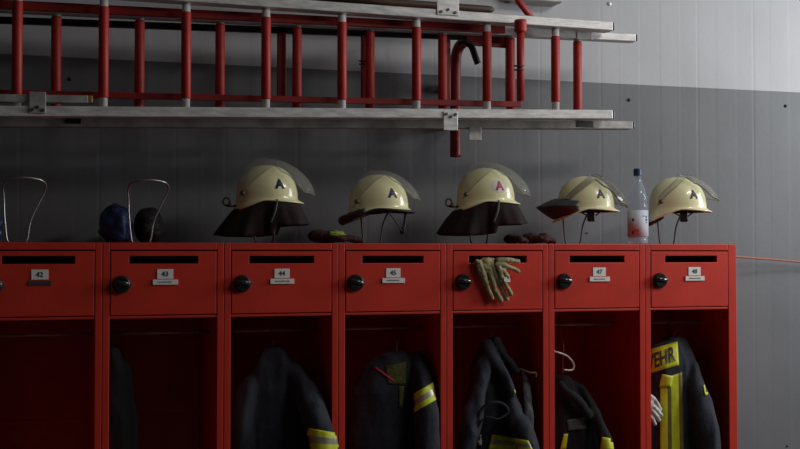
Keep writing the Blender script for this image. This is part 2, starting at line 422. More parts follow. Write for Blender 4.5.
# ------------------------------------------------------------------ helmets
def make_helmet(x, y, z, rz, roll, label, letter='emblue', flap=None, trim=False, strap=None, backing=False, vis=('crown', 3, 42, 52, 38, 0), vmat='visor', A0=0.150, ext=0.050, edge_r=0.0016, sca=1.0, em_az=-62, pitch=0):
    t = empty('fire_helmet', (x, y, z)); t.rotation_euler = (R(roll), R(pitch), rz); t.scale = (sca, sca, sca * 1.06)
    NS, NP = 22, 64
    def prof(ph, s, grow=0.0):
        c, sn = math.cos(ph), math.sin(ph)
        ax = 0.125 if c > 0 else 0.128
        fr = max(0, c) ** 1.6; re = max(0, -c) ** 1.3
        # superellipse plan
        e = 2.25; rr = 1 / ((abs(c) / (ax + grow)) ** e + (abs(sn) / (0.100 + grow)) ** e) ** (1 / e)
        if s <= 1:
            th = s * PI / 2; k = math.sin(th) ** 0.88; z_ = (0.132 + grow) * max(0, math.cos(th)) ** 0.86
            # full, slightly peaked crown towards the back
            return Vector((rr * k * c - 0.004 * z_ / .13, rr * k * sn, z_))
        q = s - 1
        fl = 0.020 * fr + 0.006 + 0.016 * re; dr = 0.008 * fr + 0.009 + 0.054 * re ** 1.3
        return Vector(((rr + fl * q ** 1.4) * c, (rr + fl * q ** 1.4) * sn, -dr * q))
    bm = bmesh.new(); rows = []
    svals = [i / NS for i in range(NS + 1)] + [1.25, 1.5, 1.75, 2.0]
    for s in svals:
        if s == 0: rows.append([bm.verts.new(prof(0, 0))] * NP); continue
        rows.append([bm.verts.new(prof(2 * PI * k / NP, s)) for k in range(NP)])
    # rolled-in lip
    for j, (i_, dz) in enumerate(((0.004, -0.0035), (0.008, 0.001))):
        rr_ = []
        for k in range(NP):
            p = prof(2 * PI * k / NP, 2.0); d = Vector((p.x, p.y, 0)).normalized()
            rr_.append(bm.verts.new(p - d * i_ + Vector((0, 0, dz))))
        rows.append(rr_)
    for a, b in zip(rows, rows[1:]):
        for k in range(NP):
            k2 = (k + 1) % NP
            if a[k] is a[k2]: bm.faces.new((a[k], b[k], b[k2]))
            else: bm.faces.new((a[k], b[k], b[k2], a[k2]))
    # inner skin
    shell = build('shell', bm, M['shell'], t, smooth=True)
    me = shell.data; bv = bvh_of(me)
    s = shell.modifiers.new('thick', 'SOLIDIFY'); s.thickness = 0.003; s.offset = -1
    # moulded crest line
    # liner
    bm = bmesh.new(); rows = []
    for s_ in [0.001] + [i / 10 for i in range(1, 11)] + [1.3, 1.6]:
        rows.append([bm.verts.new(prof(2 * PI * k / 40, s_, -0.008)) for k in range(40)])
    for a, b in zip(rows, rows[1:]):
        for k in range(40): bm.faces.new((a[k], b[k], b[(k + 1) % 40], a[(k + 1) % 40]))
    bm.faces.new(rows[0])
    build('liner', bm, M['liner'], t, smooth=True)
    if trim:
        bm = bmesh.new(); pts = [prof(2 * PI * k / 64, 2.0) + Vector((0, 0, -0.002)) for k in range(65)]
        tube(bm, pts, 0.0055, 8, caps=False); build('rim_trim', bm, M['rubber'], t, smooth=True)
    # rubber headband under the rim
    bm = bmesh.new()
    ring = lambda g_, z_: [bm.verts.new((prof(2 * PI * k / 40, 1.0, g_).x, prof(2 * PI * k / 40, 1.0, g_).y, z_)) for k in range(40)]
    r0, r1, r2, r3 = ring(-0.012, 0.0), ring(-0.014, -0.020), ring(-0.018, -0.020), ring(-0.016, 0.0)
    for a, b in ((r0, r1), (r1, r2), (r2, r3), (r3, r0)):
        for k in range(40): bm.faces.new((a[k], b[k], b[(k + 1) % 40], a[(k + 1) % 40]))
    build('headband', bm, M['liner'], t, smooth=True)
    # visor, swung up: a bulged shell standing off the crown, its lower edge arched over the sides
    def elow(a):
        a = abs(a); ks = vis[1:]
        tb_ = [(0, ks[0]), (22, ks[0] + 4), (46, ks[1] - 6), (66, ks[2]), (92, ks[3]), (116, ks[3] * .55 + ks[4] * .45), (140, ks[4])]
        for (a0, e0_), (a1, e1_) in zip(tb_, tb_[1:]):
            if a <= a1:
                t_ = (a - a0) / (a1 - a0); t_ = t_ * t_ * (3 - 2 * t_) if a1 < 70 else t_; return e0_ + (e1_ - e0_) * t_
        return ks[4]
    def ehigh(a):
        if vis[0] == 'crown': return 89.0
        w_ = abs(a) / 140; return 74 - (74 - (elow(a) + 20)) * min(1, w_ / .55) if w_ < .55 else elow(a) + 20 - 8 * (w_ - .55) / .45
    NU, NV = 56, 14
    def vp(a, e):
        a_, e_ = R(a), R(e); fr = max(0, math.cos(a_)) ** 2
        A = A0 + ext * fr * max(0, math.cos(e_)) ** 1.5; B = 0.114 + 0.004 * fr; Hh = A0 + 0.006
        c = (1 / ((abs(math.cos(a_)) / A) ** 2.2 + (abs(math.sin(a_)) / B) ** 2.2)) ** (1 / 2.2)
        ce = math.cos(e_) ** 0.9
        return Vector((c * ce * math.cos(a_) - 0.004, c * ce * math.sin(a_), Hh * math.sin(e_) ** 0.95 + 0.002 if e_ > 0 else Hh * e_))
    bm = bmesh.new(); g = []
    for j in range(NV + 1):
        g.append([bm.verts.new(vp(-140 + 280 * i / NU, elow(-140 + 280 * i / NU) + (ehigh(-140 + 280 * i / NU) - elow(-140 + 280 * i / NU)) * j / NV)) for i in range(NU + 1)])
    for j in range(NV):
        for i in range(NU): bm.faces.new((g[j][i], g[j][i + 1], g[j + 1][i + 1], g[j + 1][i]))
    v = build('visor', bm, M[vmat], t, smooth=True)
    sm = v.modifiers.new('thick', 'SOLIDIFY'); sm.thickness = 0.002; sm.offset = 0
    bm = bmesh.new()
    tube(bm, [vp(-140 + 280 * i / NU, elow(-140 + 280 * i / NU)) for i in range(NU + 1)], edge_r, 8, flat=0.4 if edge_r > .003 else 1)
    if vis[0] != 'crown': tube(bm, [vp(-140 + 280 * i / NU, ehigh(-140 + 280 * i / NU)) for i in range(NU + 1)], 0.0016, 8)
    build('visor_edge', bm, M['visoredge'], v, smooth=True)
    for sgn in (-1, 1):
        bm = bmesh.new(); lathe(bm, [(0, 0), (0.010, 0), (0.009, 0.005), (0.004, 0.007), (0, 0.007)], 20)
        bmesh.ops.rotate(bm, verts=bm.verts, cent=(0, 0, 0), matrix=Matrix.Rotation(-sgn * PI / 2, 3, 'X'))
        bmesh.ops.translate(bm, verts=bm.verts, vec=(vp(sgn * 134, elow(134)).x, sgn * (abs(vp(134, elow(134)).y) - .003), vp(134, elow(134)).z))
        build('visor_pivot', bm, M['darksteel'] if sca != 1.001 else M['silver'], t, smooth=True)
    # emblem letter on the near side, towards the front
    az = R(em_az); elc = 0.052
    tb = text_bm('A', 0.050, 0, 0.0022)
    bmesh.ops.triangulate(tb, faces=tb.faces)
    bmesh.ops.subdivide_edges(tb, edges=[e for e in tb.edges if e.calc_length() > .006], cuts=2, use_grid_fill=True)
    nrm = Vector((math.cos(az), math.sin(az), 0)); tang = Vector((-math.sin(az), math.cos(az), 0))
    def project(b2, off):
        for v_ in b2.verts:
            o_ = tang * v_.co.x + Vector((0, 0, elc + v_.co.y))
            h = bv.ray_cast(o_ + nrm * 0.3, -nrm)
            v_.co = h[0] + nrm * off if h[0] is not None else o_ + nrm * 0.1
    project(tb, 0.0012)
    o = build('letter_emblem', tb, M[letter], t)
    if backing:
        b2 = bmesh.new(); bmesh.ops.create_grid(b2, x_segments=14, y_segments=14, size=0.5)
        for v_ in b2.verts:
            r_ = max(abs(v_.co.x), abs(v_.co.y)) * 2; l_ = v_.co.xy.length or 1
            v_.co = Vector((v_.co.x / l_ * r_ * 0.034, v_.co.y / l_ * r_ * 0.027, 0))
        project(b2, 0.0005); build('emblem_backing', b2, M['emwhite'], t, smooth=True)
    # neck curtain
    if flap == 'long':
        bm = bmesh.new(); N, Kk = 80, 10; g = []
        for j in range(Kk + 1):
            q = j / Kk; row = []
            for i in range(N + 1):
                ph = R(18 + 324 * i / N); p = prof(ph, 1.6)
                re = max(0, -math.cos(ph)); sd = abs(math.sin(ph))
                d = Vector((math.cos(ph), math.sin(ph), 0))
                wav = 0.006 * math.sin(ph * 9 + q * 2) * q + 0.004 * math.sin(ph * 17) * q
                out = (-0.006 + (0.085 * re ** 1.5 + 0.012 * sd + 0.055 * max(0, math.cos(ph))) * q ** 0.8) + wav
                ln = 0.108 + 0.030 * sd * (math.cos(ph) < 0.3) - 0.012 * re ** 2 - .02 * max(0, math.cos(ph))
                row.append(bm.verts.new(Vector((p.x, p.y, min(p.z, -0.004))) + d * out + Vector((0, 0, -ln * q))))
            g.append(row)
        for j in range(Kk):
            for i in range(N): bm.faces.new((g[j][i], g[j][i + 1], g[j + 1][i + 1], g[j + 1][i]))
        f = build('neck_curtain', bm, M['leather'], t, smooth=True)
        s_ = f.modifiers.new('thick', 'SOLIDIFY'); s_.thickness = 0.003; s_.offset = -1
        bm = bmesh.new()
        pts = catmull([(0.045, -0.103, -0.006), (0.038, -0.122, -0.05), (0.020, -0.126, -0.095)], 6); tube(bm, pts, 0.005, 8, flat=0.35)
        build('chin_strap', bm, M['greycloth'], t, smooth=True)
        bm = bmesh.new()
        c = Vector((-0.165, -0.035, -0.012))
        tube(bm, [c + Vector((math.cos(a_) * 0.013, 0, math.sin(a_) * 0.015)) for a_ in [2 * PI * k / 20 for k in range(21)]], 0.0042, 8, caps=False)
        build('strap_ring', bm, M['greycloth'], t, smooth=True)
        bm = bmesh.new(); ellipsoid(bm, (-0.143, -0.05, -0.024), (0.010, 0.009, 0.008)); build('strap_stud', bm, M['reflect'], t, smooth=True)
        bm = bmesh.new(); tube(bm, catmull([(-0.165, -0.035, -0.027), (-0.15, -0.045, -0.03), (-0.115, -0.05, -0.028)], 5), 0.004, 8); build('strap_cord', bm, M['leather'], t, smooth=True)
    elif flap == 'back':
        bm = bmesh.new(); N, Kk = 30, 12; g = []
        for j in range(Kk + 1):
            q = j / Kk; row = []
            for i in range(N + 1):
                ph = R(112 + 136 * i / N); p = prof(ph, 1.4)
                d = Vector((math.cos(ph), math.sin(ph), 0)); w = max(0, -math.cos(ph)) ** .8
                u = 1 - abs(2 * q - 1)                       # out to the tip and back
                zz = (0.062 if q < .5 else -0.030) * (1 - u) * w + 0.024 * u * w
                row.append(bm.verts.new(p + d * (0.001 + 0.088 * w * u ** .8) + Vector((0, 0, zz + 0.002 * math.sin(i * .9)))))
            g.append(row)
        for j in range(Kk):
            for i in range(N): bm.faces.new((g[j][i], g[j][i + 1], g[j + 1][i + 1], g[j + 1][i]))
        f = build('neck_curtain', bm, M['greyflap'], t, smooth=True)
        s_ = f.modifiers.new('thick', 'SOLIDIFY'); s_.thickness = 0.002; s_.offset = -1
    elif flap in ('roll', 'short'):
        bm = bmesh.new(); pts = []; rs = []
        span = 62 if flap == 'roll' else 45
        for i in range(25):
            ph = R(180 - span + 2 * span * i / 24); p = prof(ph, 2.0); d = Vector((math.cos(ph), math.sin(ph), 0))
            pts.append(p + d * (0.004 if flap == 'roll' else -0.02) + Vector((0, 0, 0.010 if flap == 'roll' else -0.002))); rs.append((0.018 if flap == 'roll' else 0.012) * (0.55 + 0.45 * math.sin(PI * i / 24)) + 0.0018 * math.sin(i * 2.1))
        tube(bm, pts, rs, 12); build('neck_curtain', bm, M['greyflap'] if flap == 'roll' else M['black'], t, smooth=True)
    if strap == 'hang':
        bm = bmesh.new()
        tube(bm, catmull([(0.02, -0.098, -0.008), (0.055, -0.098, -0.04), (0.088, -0.085, -0.085), (0.098, -0.07, -0.100)], 6), 0.007, 8, flat=0.4)
        tube(bm, catmull([(0.112, -0.03, -0.012), (0.110, -0.045, -0.05), (0.102, -0.066, -0.095), (0.098, -0.07, -0.103)], 6), 0.006, 8, flat=0.4)
        tube(bm, catmull([(-0.09, -0.07, -0.02), (-0.03, -0.09, -0.028), (0.05, -0.096, -0.02)], 6), 0.007, 8, flat=0.5)
        build('chin_strap', bm, M['rubber'], t, smooth=True)
        bm = bmesh.new(); box(bm, 0.088, 0.106, -0.080, -0.062, -0.108, -0.080); build('buckle', bm, M['black'], t, bevel=0.003)
    elif strap == 'pad':
        bm = bmesh.new(); box(bm, -0.006, 0.028, -0.088, -0.066, -0.062, -0.004)
        build('chin_pad', bm, M['black'], t, bevel=0.006, seg=3)
        bm = bmesh.new(); tube(bm, catmull([(-0.05, -0.08, -0.012), (-0.02, -0.082, -0.03), (0.01, -0.078, -0.04)], 6), 0.008, 8, flat=0.4)
        tube(bm, catmull([(0.07, -0.06, -0.008), (0.04, -0.075, -0.03), (0.018, -0.078, -0.045)], 6), 0.006, 8, flat=0.4)
        build('chin_strap', bm, M['rubber'], t, smooth=True)
    return tag(t, label, 'helmet', 'cream fire helmets on the lockers')

def hx(px, py=205, Y=YS): return P(px, py, Y)
for px, lab in ((264, 'shade-darkened wire helmet stand under the helmet with dark neck curtain and blue A'), (372, 'shade-darkened wire helmet stand under the helmet with black rim trim'),
                (479, 'shade-darkened wire helmet stand under the helmet with a red A'), (573, 'shade-darkened wire helmet stand under the helmet left of the bottle'),
                (667, 'shade-darkened wire helmet stand under the helmet right of the bottle')):
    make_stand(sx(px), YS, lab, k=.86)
def HZ(py): return P(400, py, YS).z
make_helmet(hx(267.5).x, YS, P(271, 199, YS).z, R(-14), 0, 'cream helmet with long dark neck curtain and dark blue letter A', flap='long', em_az=-58, sca=.93)
make_helmet(hx(379).x, YS, P(381, 207.5, YS).z, R(-16), 0, 'cream helmet with black rim trim and a strap hanging at the front', flap='roll', strap='hang', trim=True, vis=('crown', 8, 46, 58, 46, 0), A0=0.141, ext=.042, em_az=-57, sca=.93)
make_helmet(hx(486).x, YS, P(488, 200, YS).z, R(-16), 0, 'cream helmet with long dark neck curtain and red letter A', letter='emred', flap='long', backing=True, em_az=-60, sca=.93)
make_helmet(hx(586).x, YS, P(588, 207.5, YS).z, R(-18), 0, 'cream helmet left of the bottle, dark guard sticking out behind', letter='greyflap', flap='back', strap='pad', vis=('band', 0, 38, 50, 36, 2), A0=0.138, em_az=-59, edge_r=.006, vmat='visorsmoke', sca=.93)
make_helmet(hx(678).x, YS, P(682, 208, YS).z, R(-20), 0, 'cream helmet right of the bottle, topmost on the last locker', flap='short', strap='pad', vis=('band', 10, 46, 58, 42, 2), A0=0.139, em_az=-59, edge_r=.005, sca=.95)

# ------------------------------------------------------------------ bottle
bp = P(638, 242, YS)
t = tag(empty('water_bottle', (bp.x, YS, ZT)), 'clear plastic water bottle with blue cap and white label between two helmets', 'bottle')
bm = bmesh.new()
lathe(bm, [(0, 0.006), (0.018, 0.002), (0.034, 0.0), (0.041, 0.008), (0.042, 0.02), (0.0395, 0.026), (0.042, 0.034), (0.042, 0.135), (0.040, 0.142), (0.043, 0.150), (0.043, 0.165), (0.040, 0.172),
           (0.0425, 0.180), (0.0415, 0.200), (0.034, 0.225), (0.022, 0.255), (0.0145, 0.275), (0.0135, 0.286), (0.017, 0.288), (0.017, 0.291), (0.0128, 0.292), (0.0128, 0.306)], 40)
b = build('bottle_body', bm, M['pet'], t, smooth=True)
bm = bmesh.new(); lathe(bm, [(0, 0.008), (0.034, 0.003), (0.039, 0.010), (0.040, 0.13), (0, 0.13)], 32); build('water_filling', bm, M['water'], t, smooth=True)
bm = bmesh.new(); lathe(bm, [(0.0165, 0.292), (0.0175, 0.293), (0.0175, 0.318), (0.016, 0.322), (0, 0.322)], 28); build('cap', bm, M['capblue'], t, smooth=False, bevel=0.001)
bm = bmesh.new(); lathe(bm, [(0.0432, 0.034), (0.0440, 0.034), (0.0440, 0.145), (0.0432, 0.145)], 40); lb = build('paper_label', bm, mat('pale_blue_white_paper', (0.62, 0.70, 0.80), 0.7), t, smooth=True)
def lab_patch(name, a0, a1, z0, z1, m):
    bm = bmesh.new(); n = 6; A = []; B = []
    for i in range(n + 1):
        a = R(a0 + (a1 - a0) * i / n); A.append(bm.verts.new((0.0444 * math.cos(a), 0.0444 * math.sin(a), z0))); B.append(bm.verts.new((0.0444 * math.cos(a), 0.0444 * math.sin(a), z1)))
    for i in range(n): bm.faces.new((A[i], A[i + 1], B[i + 1], B[i]))
    o = build(name, bm, m, lb); s = o.modifiers.new('thick', 'SOLIDIFY'); s.thickness = 0.0003
for a0, a1, z0, z1, m in ((-72, -60, 0.112, 0.118, 'inkblue'), (-74, -58, 0.100, 0.108, 'inkblue'), (-71, -60, 0.090, 0.096, 'inkblue'),
                          (-152, -140, 0.098, 0.110, 'ink'), (-153, -141, 0.045, 0.056, 'ink'), (-138, -112, 0.052, 0.064, 'inkred'), (-95, -62, 0.118, 0.121, 'inkblue')):
    lab_patch('label_print', a0, a1, z0, z1, M[m])

# ------------------------------------------------------------------ gloves
def rot_to(v):
    return Vector((0, 0, 1)).rotation_difference(Vector(v)).to_matrix()
def glove_mesh(palm, fingers, thumb=None, cuff=None, voxel=0.0022, wr=0.0012, seed=1):
    """palm: list of (centre, radii, dir); fingers: lists of points with radii"""
    bm = bmesh.new()
    for c, r_, d in palm: ellipsoid(bm, c, r_, rot_to(d))
    for pts, ra, rb in fingers:
        sp = catmull(pts, 5); n = len(sp)
        tube(bm, sp, [ra + (rb - ra) * i / (n - 1) for i in range(n)], 12)
        ellipsoid(bm, sp[-1], (rb, rb, rb)); ellipsoid(bm, sp[0], (ra, ra, ra))
    if cuff:
        pts, ra, rb = cuff; sp = catmull(pts, 4); n = len(sp)
        tube(bm, sp, [ra + (rb - ra) * i / (n - 1) for i in range(n)], 16, flat=0.5)
    return remeshed(bm, voxel, 3, folds(wr, 45, 45, seed))
# tan gloves out of the slot of the fifth locker: two gloves
yg = YF - 0.020
def G(px, py, dy=0): return P(px, py, yg + dy)
palmA = [(G(487, 266), (0.030, 0.012, 0.022), (1, 0, 0)), (G(489, 259, .03), (0.022, 0.010, 0.03), (0, 1, 0))]
fA = [([G(479, 262), G(484, 275, -.004), G(488, 289, .002), G(492, 298)], 0.010, 0.0085),
      ([G(487, 264), G(492, 279, -.006), G(496, 291), G(501, 300)], 0.0105, 0.009),
      ([G(491, 264), G(497, 277, -.008), G(501, 287, .002), G(507, 299)], 0.0105, 0.009)]
fA.append(([G(477, 261), G(480, 272, 0), G(485, 284, .004)], 0.0085, 0.0075))
me = glove_mesh([palmA[0], (G(486, 262, .012), (0.034, 0.014, 0.012), (0, 0, 1)), (G(487, 259.5, .035), (0.030, 0.028, 0.0085), (0, 0, 1))], fA, seed=3, wr=.0022)
o = link('work_glove', me, M['tan']); tag(o, 'tan leather glove hanging fingers down from the locker slot', 'glove', 'tan gloves in the locker slot')
fB = [([G(499, 261, -.012), G(508, 260, -.014), G(518, 261.5, -.008)], 0.010, 0.0085),
      ([G(498, 264, -.012), G(507, 266, -.016), G(518, 271, -.008)], 0.010, 0.008),
      ([G(499, 268, -.018), G(502, 278, -.018), G(506, 285, -.012), G(511, 294, -.010)], 0.010, 0.008),
      ([G(501, 270, -.018), G(505, 273, -.020), G(508, 277, -.014)], 0.0095, 0.0085)]
me = glove_mesh([(G(499, 264, -.010), (0.012, 0.013, 0.022), (1, 0, .3)), (G(501, 259.5, .018), (0.022, 0.04, 0.008), (0, 0, 1))], fB, seed=5, wr=.0022)
o = link('work_glove', me, M['tan']); tag(o, 'tan leather glove lying on the other one, fingers pointing right', 'glove', 'tan gloves in the locker slot')
bm = bmesh.new(); c = G(505.5, 279.3, -.030); box(bm, c.x - .006, c.x + .006, c.y - .001, c.y + .0012, c.z - .008, c.z + .008)
o2 = build('care_label', bm, M['white'], None, bevel=0.0004); o2.parent = o; o2['label'] = 'small white tag'
# dark gloves lying on the locker top
def lying(name, px0, px1, ytop, Y, m, label, cuffpx=None, seed=1, lumps=()):
    a = P(px0, 242, Y); b = P(px1, 242, Y); L = b.x - a.x; h = (242 - ytop) / (F / (Y * 0.955 + a.x * .297)); z = ZT
    bm = bmesh.new(); r0 = h * 0.5
    ellipsoid(bm, (a.x + L * .30, Y, z + r0 * 0.9), (L * .30, 0.045, r0 * 0.9))
    for k in range(4):
        yk = Y - 0.036 + 0.022 * k
        tube(bm, catmull([(a.x + L * .35, yk, z + .014), (a.x + L * (.7), yk + .002, z + .018 + .004 * (k % 2)), (a.x + L * (.95 + .03 * math.sin(k * 2)), yk + .006, z + .011)], 6), [0.0125] * 6 + [0.011] * 7, 12)
        ellipsoid(bm, (a.x + L * (.95 + .03 * math.sin(k * 2)), yk + .006, z + .011), (.0108,) * 3)
    tube(bm, catmull([(a.x + L * .25, Y - .03, z + h * .5), (a.x + L * .45, Y - .055, z + h * .45), (a.x + L * .62, Y - .058, z + .013)], 5), 0.0125, 12)
    for (fx, fz, rx, rz_) in lumps: ellipsoid(bm, (a.x + L * fx, Y + .01, z + h * fz), (L * rx, 0.035, h * rz_))
    me = remeshed(bm, 0.003, 3, folds(0.002, 35, 35, seed))
    mn = min(v.co.z for v in me.vertices)
    for v in me.vertices: v.co.z += z + .0006 - mn
    o = link(name, me, m); tag(o, label, 'glove'); return o
g1 = lying('protective_glove', 308, 362, 228, 4.30, M['glovered'], 'dark red glove with a yellow green cuff patch, left of the rim trimmed helmet', seed=2, lumps=((.2, .55, .2, .42), (.5, .6, .2, .38)))
bv = bvh_of(g1.data)
zc = lambda px, py: P(px, py, 4.24)
q = patch('cuff_patch', bv, zc(329, 236), zc(351, 234.5), zc(344, 229.5), zc(332, 229.5), (0, 1, 0), M['glovegreen'], g1, 10, 5, off=0.002)
if q: q['label'] = 'yellow green cuff patch'
lying('protective_glove', 523, 553, 231, 4.33, M['glovebrown'], 'reddish brown glove lying on the locker top behind the tan gloves', seed=4, lumps=((.3, .65, .3, .35), (.7, .6, .25, .4)))
lying('protective_glove', 505, 524, 232, 4.30, M['glovered'], 'small dark balled glove beside the reddish brown glove', seed=6, lumps=((.45, .5, .4, .5),))

# ------------------------------------------------------------------ crumpled blue cloths
def crumple(name, px0, px1, ytop, Y, m, label, seed, ry=0.075, amp=0.012, tilt=0):
    a = P(px0, 242, Y); b = P(px1, 242, Y); h = P(px0, ytop, Y).z - ZT; L = b.x - a.x
    bm = bmesh.new(); ellipsoid(bm, ((a.x + b.x) / 2, Y, ZT + h * .46), (L * .48, ry, h * .50), seg=32, rings=20)
    ellipsoid(bm, ((a.x + b.x) / 2 + L * .08, Y, ZT + h * .25), (L * .42, ry * 1.1, h * .28), seg=32, rings=20)
    me = remeshed(bm, 0.0045, 2, folds(amp, 10, 13, seed, 0.9))
    mn = min(v.co.z for v in me.vertices)
    for v in me.vertices:
        v.co.z = max(v.co.z, ZT + .0006) if mn < ZT else v.co.z - (mn - ZT) + .0006
    o = link(name, me, m); tag(o, label, 'cloth'); return o
crumple('crumpled_cloth', 98, 133, 202, 4.49, M['bluebag'], 'blue crumpled cloth ball behind the left leg of a bare stand', 3)
crumple('crumpled_cloth', 134, 163, 206, 4.52, M['darkbag'], 'dark slate folded cloth behind a bare wire stand', 8, amp=0.008)
crumple('crumpled_cloth', -40, 3, 203, 4.50, M['bluebag'], 'blue crumpled cloth cut by the left edge of the photo', 5)

# ------------------------------------------------------------------ clothing in the lockers
BAYS = {}
def bay_clamp(me, xc, front=True):
    n = math.floor((xc - X0) / PITCH); a = X0 + PITCH * n + .004; b = a + OW - .008
    if n == 5: b -= .014
    for v in me.vertices:
        if v.co.y > YF - .006: v.co.x = min(max(v.co.x, a), b)
    me.update()
def garment(name, Yc, levels, label, mtl='navy', sleeves=(), thick=0.075, seed=1, amp=0.007, cat='jacket', bottom=0.72, n=26, voxel=0.0065, extra=None, hanger=True, collar=None):
    """levels: (py, xL, xR, depth factor) read from neck to frame edge; carried on down to z=bottom"""
    L = []
    for lv in levels:
        py, a, b_ = lv[:3]; k = lv[3] if len(lv) > 3 else 1
        A = P(a, py, Yc); B = P(b_, py, Yc); L.append([A.z, A.x, B.x, thick * k])
    last = L[-1]; L.append([last[0] - .22, last[1] - .004, last[2] + .004, last[3]]); L.append([bottom, last[1] - .006, last[2] + .006, last[3] * 1.05])
    L.insert(0, [L[0][0] + 0.012, L[0][1] * .7 + L[0][2] * .3, L[0][1] * .3 + L[0][2] * .7, L[0][3] * .5])
    bm = bmesh.new(); rings = []; seg = 36
    # resample
    zs = []; m_ = 40
    ztop, zbot = L[0][0], L[-1][0]
    def at(z):
        for u, v in zip(L, L[1:]):
            if z <= u[0] + 1e-9 and z >= v[0] - 1e-9:
                t = (u[0] - z) / max(1e-6, u[0] - v[0]); return [u[i] + (v[i] - u[i]) * t for i in range(4)]
        return L[-1]
    for i in range(m_ + 1):
        z = ztop + (zbot - ztop) * (i / m_) ** 1.25
        _, a, b_, th = at(z); c = (a + b_) / 2; rx = max(.004, (b_ - a) / 2)
        ring = []
        for k in range(seg):
            w = 2 * PI * k / seg; cx, sy = math.cos(w), math.sin(w)
            ring.append(bm.verts.new((c + rx * math.copysign(abs(cx) ** .85, cx), Yc + th * math.copysign(abs(sy) ** .9, sy), z)))
        rings.append(ring)
    for a, b_ in zip(rings, rings[1:]):
        for k in range(seg): bm.faces.new((a[k], a[(k + 1) % seg], b_[(k + 1) % seg], b_[k]))
    bm.faces.new(rings[0][::-1]); bm.faces.new(rings[-1])
    for pts in sleeves:
        sp = catmull([P(p[0], p[1], Yc + p[2]) for p in pts], 6); rs = []
        for i in range(len(pts) - 1):
            for k in range(6): rs.append(pts[i][3] + (pts[i + 1][3] - pts[i][3]) * k / 6)
        rs.append(pts[-1][3])
        tube(bm, sp, rs, 16); ellipsoid(bm, sp[0], (rs[0],) * 3)
    if extra: extra(bm)
    me = remeshed(bm, voxel, 3, folds(amp, 13, 4.5, seed, 0.5)); bay_clamp(me, (L[3][1] + L[3][2]) / 2)
    o = link(name, me, M[mtl]); tag(o, label, cat)
    if hanger:
        zt = L[0][0]; cx = (L[0][1] + L[0][2]) / 2; bm = bmesh.new()
        hk = catmull([(cx, Yc, zt - 0.01), (cx, Yc, zt + 0.3 * (1.46 - zt)), (cx + .004, Yc + .001, min(1.455, zt + .6 * max(.0, 1.46 - zt))), (cx + 0.004, YF + .198, 1.466), (cx + .004, YF + .21, 1.4815), (cx + .004, YF + .222, 1.474)], 5)
        tube(bm, hk, 0.002, 8); h = build('hanger_hook', bm, M['steel'], o, smooth=True)
    return o, bvh_of(me)
FRONT = (0, 1, 0)
VIEW = lambda px: (P(px, 400, 4.3) - Vector(cam.location)).normalized()
def tape(name, g, quad, Yc, m, px, **kw):
    o, bv = g; return patch(name, bv, *[P(a, b, Yc) for a, b in quad], VIEW(px), m, o, **kw)
YB = [M['yellow'], M['reflect']]

# second locker
g = garment('fire_jacket', 4.27, [(347, 100, 120), (372, 96, 130), (400, 94, 135), (455, 94, 139)], 'nearly black jacket pressed against the left side of the locker below the blue crumpled cloth', 'blackcloth', thick=.07, seed=2)
# third
g = garment('fire_jacket', 4.25, [(350, 262, 284, .5), (366, 248, 298, .8), (392, 238, 308), (424, 234, 316), (460, 232, 318)], 'dark navy jacket whose yellow banded sleeve reaches over the locker post', 'navy',
            sleeves=[[(292, 372, -.03, .038), (304, 390, -.07, .046), (315, 415, -.12, .050), (323, 440, -.165, .052), (324, 465, -.17, .052), (324, 530, -.16, .052)],
                     [(250, 385, -.03, .036), (243, 410, -.05, .044), (241, 450, -.06, .046), (241, 520, -.06, .046)]], seed=4, thick=.07)
tape('sleeve_band', g, [(302, 450), (344, 450), (339, 433), (309, 428)], 4.08, YB, 322, nu=26, nv=12, cols=[0, 1, 0])
tape('sleeve_band', g, [(302, 466), (344, 466), (344, 451), (302, 451)], 4.08, YB, 322, nu=26, nv=12, cols=[1, 0])
# fourth
g = garment('fire_jacket', 4.25, [(354, 384, 410, .5), (366, 366, 420, .8), (390, 352, 424), (420, 348, 424), (460, 346, 424)], 'dark navy jacket with yellow band high on its sleeve and pink collar piping', 'navy',
            sleeves=[[(418, 360, -.03, .034), (423, 378, -.075, .041), (425, 398, -.105, .043), (427, 425, -.12, .045), (428, 470, -.12, .047), (428, 540, -.12, .047)]], seed=5, thick=.075)
tape('sleeve_band', g, [(413, 413), (441, 397), (440, 378), (410, 396)], 4.12, YB, 425, nu=20, nv=15, cols=[0, 1, 0])
p = tape('collar_lining', g, [(388, 384), (406, 385), (406, 361), (385, 366)], 4.17, M['hivisdull'], 395, nu=8, nv=8)
if p: p['label'] = 'dull yellow patterned collar lining'
p = tape('collar_lining', g, [(399, 408), (403, 408), (404, 386), (399, 386)], 4.17, M['hivisdull'], 395, nu=4, nv=8)
if p: p['label'] = 'dull yellow patterned collar lining'
p = tape('piping', g, [(374, 367.5), (394, 382.5), (395.5, 381), (375.5, 366)], 4.17, M['pink'], 385, nu=10, nv=2, off=.004)
if p: p['label'] = 'pink red piping line'
